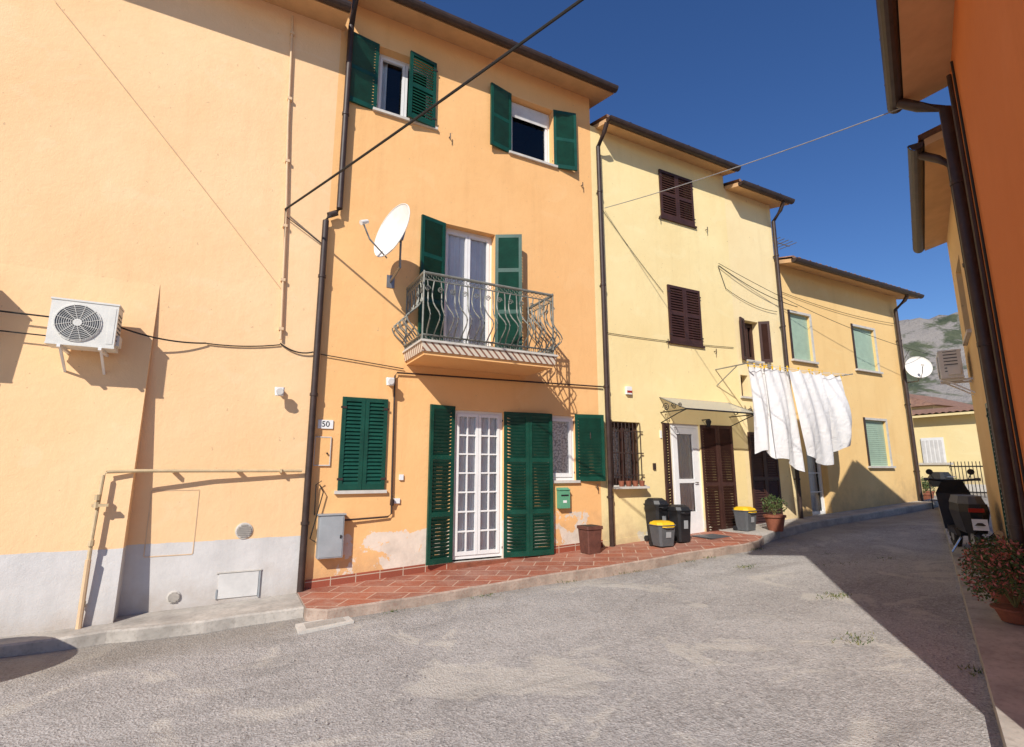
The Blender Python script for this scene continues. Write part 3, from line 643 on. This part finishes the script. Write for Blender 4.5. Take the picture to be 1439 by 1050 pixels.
# ------------------------------------------------------------------ cables
def cable(name,pts_list,r=.008,mat=None):
    e=MB()
    for (a,b_,sag,rr) in pts_list:
        a=Vector(a);b_=Vector(b_); P_=[]
        for k in range(17):
            s_=k/16; p=a.lerp(b_,s_); p.z-=sag*4*s_*(1-s_); P_.append(p)
        e.tube(P_,rr,mat or M_rubber,6)
    e.obj(name,None,True)
cable('overhead_cable',[((.39,7.60,5.14),(3.23,.62,5.52),.05,.015)])
cable('overhead_cable',[((6.13,7.62,6.6),(6.52,2.66,5.62),.06,.007)],mat=M_steelc)
cable('overhead_cable',[((9.3,7.62,6.0),(11.9,7.55,5.4),.12,.008),((9.3,7.62,6.05),(17.2,7.0,4.6),.25,.006),((17.0,7.6,4.9),(26,14,3.5),.2,.006)])
cable('wire_shadow_line',[((-14,7.58,3.5),(-1.87,7.5,3.2),.02,.010),((-14,7.58,3.35),(-1.9,7.5,2.98),.02,.008),
  ((-1.27,7.45,3.15),(-.4,7.63,3.1),.05,.010),((-.4,7.64,3.1),(.47,7.64,3.18),.03,.008),((.47,7.64,3.2),(.9,7.62,3.12),.06,.010),((1.0,7.63,3.1),(2.2,7.63,3.0),.0,.007),
  ((.39,7.61,5.14),(.47,7.63,3.3),0,.007),((.40,7.62,5.05),(.9,7.62,4.75),.0,.006),
  ((6.0,7.64,4.05),(9.6,7.64,4.15),.03,.006),((6.1,7.64,6.55),(7.6,7.64,5.1),.03,.005),((9.3,7.64,6.0),(9.5,7.64,5.5),.0,.006),((9.5,7.64,5.5),(11.2,7.62,5.2),.10,.006),((11.4,7.64,5.75),(16.4,7.62,5.6),.10,.006)])
cable('wire_shadow_line',[((-2.45,7.63,7.3),(.44,7.63,3.95),-.03,.005)],mat=M_cream)  # thin tube on the wall, drawn in place of an overhead wire's shadow
# ------------------------------------------------------------------ ground
def strip(name,st,mat,h=.12,under=.3,facemat=None):
    mb=MB(); fm=facemat or mat
    rows=[]
    for (x,yo,yi) in st:
        z=gz(x)+h; rows.append(((x,yo,z-under),(x,yo,z-.018),(x,yo+.018,z),(x,yi,z),(x,yi,z-under)))
    for a,b_ in zip(rows,rows[1:]):
        mb.quad([a[2],b_[2],b_[3],a[3]],mat); mb.quad([a[0],b_[0],b_[1],a[1]],fm); mb.quad([a[1],b_[1],b_[2],a[2]],fm)
    mb.quad(list(rows[0]),fm); mb.quad(list(rows[-1])[::-1],fm)
    return mb.obj(name,None)
mb=MB()
xs=[-400,-60,-20]+[-10+i*.5 for i in range(90)]+[40,60,100,200,400]
ys=[-400,-60,-20,-8]+[-4+i*.5 for i in range(50)]+[26,40,80,200,400]
idx={}
for i,x in enumerate(xs):
    for j,y in enumerate(ys):
        w=.012*math.sin(x*1.3+y*.7)+.010*math.sin(x*.6-y*1.9) if abs(x)<30 and abs(y)<22 else 0
        idx[i,j]=mb.addv((x,y,gz(x)+w-.01))
k=mb.mi(M_road)
for i in range(len(xs)-1):
    for j in range(len(ys)-1): mb.f.append([idx[i,j],idx[i+1,j],idx[i+1,j+1],idx[i,j+1]]); mb.m.append(k)
mb.obj('ground',None,True)
M_kerb=simple('tile_kerb_face',(.38,.29,.23),.9,.35,4,bmp=.6,dirt=(.26,.12,.085))
jit=lambda x:.018*math.sin(x*5.1)+.012*math.sin(x*11.3)
strip('concrete_pavement',[(-14,7.0,7.7),(-4,7.02,7.7)]+[(x,7.03+jit(x),7.7) for x in (-3,-2.5,-2,-1.6,-1.3,-.97)]+[(x,6.93-.08*x+jit(x),7.7) for x in (-.7,-.4,-.1,.2,.5,.90)],M_conc,h=.10)
st=[(.905,6.66,7.7)]+[(1.1+.25*i,6.46-.02*(1.1+.25*i)+.03*math.sin((1.1+.25*i)*2.1)+.6*jit(1.1+.25*i),7.7) for i in range(28)]+[(8.3,6.38,7.7),(8.7,6.6,7.7)]
strip('tiled_pavement',st,M_tile,h=.125,facemat=M_kerb)
strip('concrete_pavement',[(8.705,6.62,7.68),(9.6,6.9,7.68),(11,7.1,7.68),(13,7.12,7.68),(16,7.2,7.68),(17.3,7.4,7.68)],M_conc,h=.14)
mb=MB()
for a in range(0,26):
    a0,a1=-6+a*.9,-6+(a+1)*.9
    def q(al,pp,dz): p=rp(al,pp); return (p[0],p[1],gz(p[0])+dz)
    mb.quad([q(a0,.18,.11),q(a0,.8,.11),q(a1,.8,.11),q(a1,.18,.11)],M_conc); mb.quad([q(a0,.18,-.2),q(a0,.18,.11),q(a1,.18,.11),q(a1,.18,-.2)],M_conc)
mb.obj('concrete_pavement',None)
mb=MB(); z=gz(1.1)+.004
mb.hull([(.78,6.18,z-.05),(1.35,6.22,z-.03),(1.33,6.52,z-.03),(.78,6.50,z-.05)],[(.78,6.18,z),(1.35,6.22,z+.025),(1.33,6.52,z+.025),(.78,6.50,z)],M_stone)
mb.hull([(.86,6.24,z),(1.27,6.27,z+.02),(1.26,6.46,z+.02),(.86,6.45,z)],[(.86,6.24,z+.006),(1.27,6.27,z+.028),(1.26,6.46,z+.028),(.86,6.45,z+.006)],M_conc)
mb.obj('manhole_cover',None)
mb=MB()
def tuft(x,y,z,n,s):
    for _ in range(n):
        a=random.random()*6.28; d=random.random()*s; px,py=x+d*math.cos(a)*1.6,y+d*math.sin(a)*.7; h=random.uniform(.01,.035); b=random.random()*6.28
        mb.quad([(px-.006*math.cos(b),py-.006*math.sin(b),z),(px+.006*math.cos(b),py+.006*math.sin(b),z),(px+random.uniform(-.03,.03),py+random.uniform(-.03,.03),z+h)],M_dry if random.random()<.5 else M_leaf)
for x in [2,3.1,3.3,4.4,5,5.2,6.6,7.1,7.9,8.3]: tuft(x+random.uniform(-.2,.2),6.38-.01*x,gz(x)-.005,30,.12)
for x,y in ((7.9,4.9),(8.2,4.7),(5.1,3.0),(6.3,3.9),(6.9,5.5),(8.6,5.3),(5.3,1.9),(6.1,2.3),(5.2,2.1),(8.9,4.6)): tuft(x,y,gz(x)-.01,110,.2)
mb.obj('weeds',None)
mb=MB()
for _ in range(420):
    x=random.uniform(-1,8); y=random.uniform(1.5,6.4); r=random.uniform(.003,.008); z=gz(x)-.008
    mb.tbox(x,y,z-r,z+r*.9,r*2.2,r*1.8,r*1.2,r,M_pebble,ch=.3)
mb.obj('loose_gravel',None)
# ------------------------------------------------------------------ bins, pots
def bin_(x,y,w,d,h,yellow=False,name='wheelie_bin'):
    z=gz(x)+.127; e=empty(name,(x,y,z),random.uniform(-.15,.15)); mb=MB()
    body=M_grey if yellow else M_black
    mb.tbox(0,0,.02,h*.84,w*.80,d*.78,w,d,body,ch=.12)
    mb.tbox(0,-.0,h*.84,h*.87,w*1.06,d*1.08,w*1.06,d*1.08,body,ch=.12)
    lm=M_yel if yellow else M_black
    mb.tbox(0,0,h*.87,h*.95,w*1.05,d*1.06,w*.98,d*.95,lm,oy=.01,ch=.2); mb.tbox(0,.01,h*.95,h*1.0,w*.98,d*.95,w*.74,d*.62,lm,oy=.01,ch=.25)
    mb.tube([(-w*.35,-d*.50,h*.80),(-w*.2,-d*.62,h*.80),(w*.2,-d*.62,h*.80),(w*.35,-d*.5,h*.80)],.010,lm,6)
    mb.quad([(-w*.15,-d*.475,h*.38),(w*.15,-d*.475,h*.38),(w*.15,-d*.50,h*.60),(-w*.15,-d*.50,h*.60)],M_metal)
    for xx in (-w*.38,w*.38): mb.tube([(xx-.02,d*.42,.05),(xx+.02,d*.42,.05)],.05,M_black,12)
    mb.obj('body',e)
bin_(6.62,6.98,.36,.32,.42,True,'recycling_bin'); bin_(6.92,7.42,.34,.34,.76)
bin_(7.16,7.10,.30,.32,.64); bin_(9.0,7.2,.36,.32,.46,True,'recycling_bin')
mb=MB()
z=gz(5.35)+.127; mb.tbox(5.35,7.32,z,z+.38,.24,.24,.29,.29,M_planter,ch=.05); mb.tbox(5.35,7.32,z+.38,z+.43,.32,.32,.32,.32,M_planter,ch=.05); mb.box(5.23,5.47,7.2,7.44,z+.431,z+.435,M_soil); mb.obj('square_planter',None)
def plant(name,x,y,r,pot_h,pr,n,flow=0,zb=None,sx=1,leafs=.05):
    z=(gz(x)+.125) if zb is None else zb; e=empty(name,(x,y,z)); mb=MB()
    mb.lathe((0,0,0),[(pr*.68,0),(pr*.95,pot_h*.85),(pr*1.08,pot_h*.86),(pr*1.08,pot_h),(pr*.9,pot_h)],M_terr,20); mb.obj('pot',e,True)
    mb=MB()
    for k in range(9):
        a=k*.7; mb.tube([(0,0,pot_h*.9),(r*.3*math.cos(a),r*.3*math.sin(a),pot_h+r*.6),(r*.75*math.cos(a)*sx,r*.75*math.sin(a),pot_h+r*random.uniform(.8,1.4))],.006,M_dry,4)
    for _ in range(n):
        u=random.random()**.45; th=random.random()*6.28; ph=math.acos(random.uniform(-.75,1))
        p=Vector((sx*r*u*math.sin(ph)*math.cos(th),r*u*math.sin(ph)*math.sin(th),pot_h+r*.75+r*.9*u*math.cos(ph)))
        if math.sin(p.x*19+x)*math.sin(p.y*17)*math.sin(p.z*21)>.25: continue
        d1=Vector((random.uniform(-1,1),random.uniform(-1,1),random.uniform(-.6,1))).normalized(); d2=d1.cross(Vector((random.random(),random.random(),random.random()))).normalized()
        L=leafs*random.uniform(.6,1.2); W=L*.42
        m=M_flow if random.random()<flow else M_leaf
        mb.quad([p-d1*L*.5,p+d2*W*.5,p+d1*L*.5,p-d2*W*.5],m)
    mb.obj('foliage',e)
plant('potted_plant',9.4,6.85,.24,.30,.19,700)
e=empty('unseen_shadow_urn',(-2.62,5.95,gz(-2.6)-.01)); mb=MB(); mb.lathe((0,0,0),[(.30,0),(.28,.06),(.34,.12),(.50,.5),(.56,.8),(.60,.82),(.60,.9),(.52,.9),(.50,.82)],M_stone,28); mb.obj('pot',e,True); mb=MB(); mb.lathe((0,0,0),[(.49,.80),(.30,.86),(.01,.88)],M_soil,20); mb.obj('soil',e)  # urn added out of view to cast the dark shadow at lower left
p=rp(6.6,.50); plant('flowering_shrub',p[0],p[1],.36,.12,.16,3200,.34,gz(p[0])+.115,1.1,leafs=.045)
p=rp(7.3,.5); plant('flowering_shrub',p[0],p[1],.30,.16,.15,1700,.2,gz(p[0])+.115,leafs=.045)
for (x,y) in ((17.4,7.9),(18.2,8.2),(17.9,7.4)): plant('potted_plant',x,y,.26,.28,.18,350,zb=gz(x)-.005,leafs=.07)
mb=MB(); bx,by=16.2,6.95; z=gz(bx)+.0
for dx in (-.25,.25):
    for dy in (-.15,.15): mb.tube([(bx+dx,by+dy,z-.02),(bx+dx,by+dy,z+.75)],.015,M_black,6)
mb.tbox(bx,by,z+.55,z+.75,.5,.32,.6,.4,M_black); mb.tbox(bx,by,z+.75,z+.92,.6,.4,.4,.25,M_black); mb.box(bx-.27,bx+.27,by-.17,by+.17,z+.2,z+.22,M_grey)
mb.tube([(bx-.2,by-.23,z+.8),(bx+.2,by-.23,z+.8)],.012,M_steel,6); mb.obj('barbecue_grill',None)
# ------------------------------------------------------------------ laundry
L=empty('hanging_laundry'); LY=6.9
mb=MB()
for dy in (0,-.12): mb.tube([(9.0,LY+dy,3.60),(10.6,LY+dy,3.58),(12.35,LY+dy,3.64)],.006,M_white,5)
for xx,zz in ((9.0,3.60),(12.35,3.64)):
    mb.tube([(xx,WY,zz),(xx,LY-.2,zz)],.014,M_dishb,6); mb.tube([(xx,WY,zz-.35),(xx,LY+.2,zz)],.01,M_dishb,6)
mb.obj('washing_line',L)
def sheet(x0,x1,zt,zb,ph,dy=0,slant=0,pinch=.15,bulge=.12,up=0):
    mb=MB()
    def f(u,v):
        uc=u-.5; w=(x1-x0)*(1-pinch*v**2)
        x=(x0+x1)/2+uc*w+slant*v+.03*math.sin(v*4+ph)
        y=LY+dy-bulge*math.sin(v*2.4)*(1-2*abs(uc)**2)+(.015+.05*v)*math.sin(u*8+ph+v*1.5)+.018*math.sin(u*19+ph*2-v*4)
        drop=(zt-zb)*(1-.07*math.sin(u*3.1+ph)-up*u*u)
        sag=.06*abs(math.sin(u*math.pi*3))*(1-v)
        return (x,y,zt-sag-drop*v)
    mb.grid(f,60,44,M_sheet)
    for k in range(4):
        xx=x0+(x1-x0)*k/3; mb.box(xx-.008,xx+.008,LY+dy-.02,LY+dy+.01,zt-.05,zt+.05,M_yel)
    mb.obj('white_sheet',L,True)
sheet(9.08,9.65,3.60,1.75,.4,.02,.05,.1,.05); sheet(9.5,10.25,3.59,1.58,1.2,-.04,.10,.03,.12)
sheet(10.15,11.25,3.59,1.72,2.6,-.10,.10,.22,.20); sheet(11.2,12.25,3.63,1.95,5.0,.02,.05,.20,.26)
# ------------------------------------------------------------------ scooter
def scooter(loc,rz):
    e=empty('parked_scooter',loc,rz); mb=MB(); rw=.23
    for wx in (-.62,.64):
        mb.tube([(wx+(rw-.05)*math.cos(a*math.pi/14),0,rw+(rw-.05)*math.sin(a*math.pi/14)) for a in range(28)],.052,M_black,8,closed=True)
        mb.tube([(wx,-.035,rw),(wx,.035,rw)],.13,M_metal,14)
        for k in range(5):
            a=k*1.2566; mb.tube([(wx,0,rw),(wx+.16*math.cos(a),0,rw+.16*math.sin(a))],.018,M_metal,6)
    mb.obj('wheels',e,True); mb=MB()
    B=M_black
    mb.tbox(-.42,0,.34,.62,.72,.22,.82,.32,B,ch=.3); mb.tbox(-.42,0,.62,.72,.82,.32,.74,.30,B,ch=.3)
    mb.tbox(-.36,0,.72,.82,.74,.30,.64,.24,M_grey,ch=.35)
    mb.tbox(.05,0,.26,.36,.62,.26,.56,.30,B,ch=.15)
    mb.hull([(.30,-.17,.30),(.38,-.15,.30),(.38,.15,.30),(.30,.17,.30)],[(.42,-.21,.82),(.52,-.15,.82),(.52,.15,.82),(.42,.21,.82)],B)
    mb.hull([(.42,-.21,.82),(.52,-.15,.82),(.52,.15,.82),(.42,.21,.82)],[(.36,-.12,1.02),(.46,-.10,1.02),(.46,.10,1.02),(.36,.12,1.02)],B)
    mb.tbox(.66,0,.42,.50,.44,.13,.26,.11,B,ch=.3)
    mb.tbox(-.80,0,.46,.54,.36,.14,.20,.12,B,ch=.3)
    mb.tube([(.64,-.08,.23),(.50,-.06,.72)],.022,M_steel,8); mb.tube([(.64,.08,.23),(.50,.06,.72)],.022,M_steel,8)
    mb.tube([(.36,-.30,1.03),(.41,-.12,1.01),(.41,.12,1.01),(.36,.30,1.03)],.017,M_black,8)
    for s_ in (-1,1):
        mb.tube([(.39,s_*.2,1.02),(.42,s_*.25,1.12)],.007,M_black,5); mb.tube([(.41,s_*.25,1.14),(.425,s_*.25,1.14)],.045,M_black,12)
        mb.tube([(.36,s_*.28,1.03),(.355,s_*.34,1.03)],.022,M_grey,8)
    mb.tube([(.50,0,.90),(.535,0,.89)],.075,M_steel,16); mb.tube([(-.62,-.15,.27),(-.95,-.17,.36)],[.03,.05],M_steel,10)
    mb.box(-.86,-.84,-.08,.08,.62,.67,M_red)
    mb.quad([(-.96,-.08,.40),(-.96,.08,.40),(-.94,.08,.54),(-.94,-.08,.54)],M_white)
    mb.tube([(-.1,.02,.3),(-.15,.2,.02)],.014,M_steel,6)
    mb.obj('body',e)
p=rp(10.2,.36); scooter((p[0],p[1],gz(p[0])+.11),A2+R(8))
# ------------------------------------------------------------------ end of the lane
HE=empty('pale_yellow_house')
mb=MB(); x0=24.0
mb.box(x0,31,5,14,-1,3.55,M_end)
mb.box(x0-.04,x0-.001,5,14,gz(24)-.2,gz(24)+.25,M_stone)
mb.box(x0-.06,x0-.041,10.0,10.75,gz(24)-.1,gz(24)+2.0,M_white)
for k in range(5): mb.box(x0-.07,x0-.061,10.06+k*.14,10.16+k*.14,gz(24)+.1,gz(24)+1.9,M_hatch)
mb.obj('walls',HE)
mb=MB()
def er(u,v): return (x0-.35+v*7.6,4.6+u*9.8,3.6+v*.9+.05*abs(math.sin(u*9.8*math.pi/.22)))
mb.grid(er,280,4,M_roof)
mb.hull([(x0-.35,4.6,3.5),(x0-.35,14.4,3.5),(x0+7.25,14.4,4.4),(x0+7.25,4.6,4.4)],[(x0-.35,4.6,3.58),(x0-.35,14.4,3.58),(x0+7.25,14.4,4.48),(x0+7.25,4.6,4.48)],M_end)
mb.obj('roof',HE)
# low garden wall and gate in front
mb=MB(); 
mb.box(20.6,20.85,8.6,9.5,.3,gz(20.7)+1.0,M_end); mb.box(20.55,20.9,8.55,9.55,gz(20.7)+1.0,gz(20.7)+1.07,M_stone); mb.obj('garden_wall',None)
mb=MB()
for k in range(12): mb.tube([(20.7,7.5+k*.095,.55),(20.7,7.5+k*.095,gz(20.7)+1.1)],.012,M_black,5)
for zz in (.8,1.6): mb.box(20.685,20.715,7.45,8.58,zz-.02,zz+.02,M_black)
mb.obj('iron_gate',None)
mb=MB(); mb.box(40,50,17,26,-1,5.6,M_r2); mb.hull([(39.6,16.6,5.6),(50.4,16.6,5.6),(50.4,26.4,5.6),(39.6,26.4,5.6)],[(42,20,7.0),(48,20,7.0),(48,23,7.0),(42,23,7.0)],M_roof); mb.obj('red_roofed_house',None)
mb=MB()
def hf(u,v):
    x=110+u*260; y=-80+v*330; d=((x-230)/75)**2+((y-105)/85)**2
    return (x,y,-1+60*math.exp(-d)+3*math.sin(x*.09)*math.sin(y*.11)*math.exp(-d)+1.6*math.sin(x*.4)*math.sin(y*.37)*math.exp(-d*.8))
mb.grid(hf,90,90,M_hill); mb.obj('hill',None,True)
# ------------------------------------------------------------------ light, sky, camera
SA,EL=R(44),R(36)
d=Vector((math.cos(SA)*math.cos(EL),math.sin(SA)*math.cos(EL),-math.sin(EL)))
sl=bpy.data.lights.new('sun','SUN'); sl.energy=5; sl.angle=R(.5); sl.color=(1,.95,.87)
so=bpy.data.objects.new('sun',sl); so.rotation_euler=d.to_track_quat('-Z','Y').to_euler(); scene.collection.objects.link(so)
w=bpy.data.worlds.new('World'); scene.world=w; w.use_nodes=True; nt=w.node_tree
sk=nt.nodes.new('ShaderNodeTexSky'); sk.sky_type='NISHITA'; sk.sun_disc=False; sk.sun_elevation=EL
sk.sun_rotation=math.atan2(-d.x,-d.y); sk.air_density=1.0; sk.dust_density=.25; sk.ozone_density=5.0; sk.altitude=50
hs=nt.nodes.new('ShaderNodeHueSaturation'); hs.inputs['Saturation'].default_value=1.16; hs.inputs['Hue'].default_value=.510
bg=nt.nodes['Background']; bg.inputs[1].default_value=.115; nt.links.new(sk.outputs[0],hs.inputs['Color']); nt.links.new(hs.outputs[0],bg.inputs[0])
cam=bpy.data.cameras.new('camera'); cam.sensor_width=36; cam.lens=18.39; cam.clip_end=2000; cam.clip_start=.05
co=bpy.data.objects.new('camera',cam); co.location=(0,0,1.5); co.rotation_euler=(R(90)+math.atan(135/735),0,R(-28)); scene.collection.objects.link(co); scene.camera=co
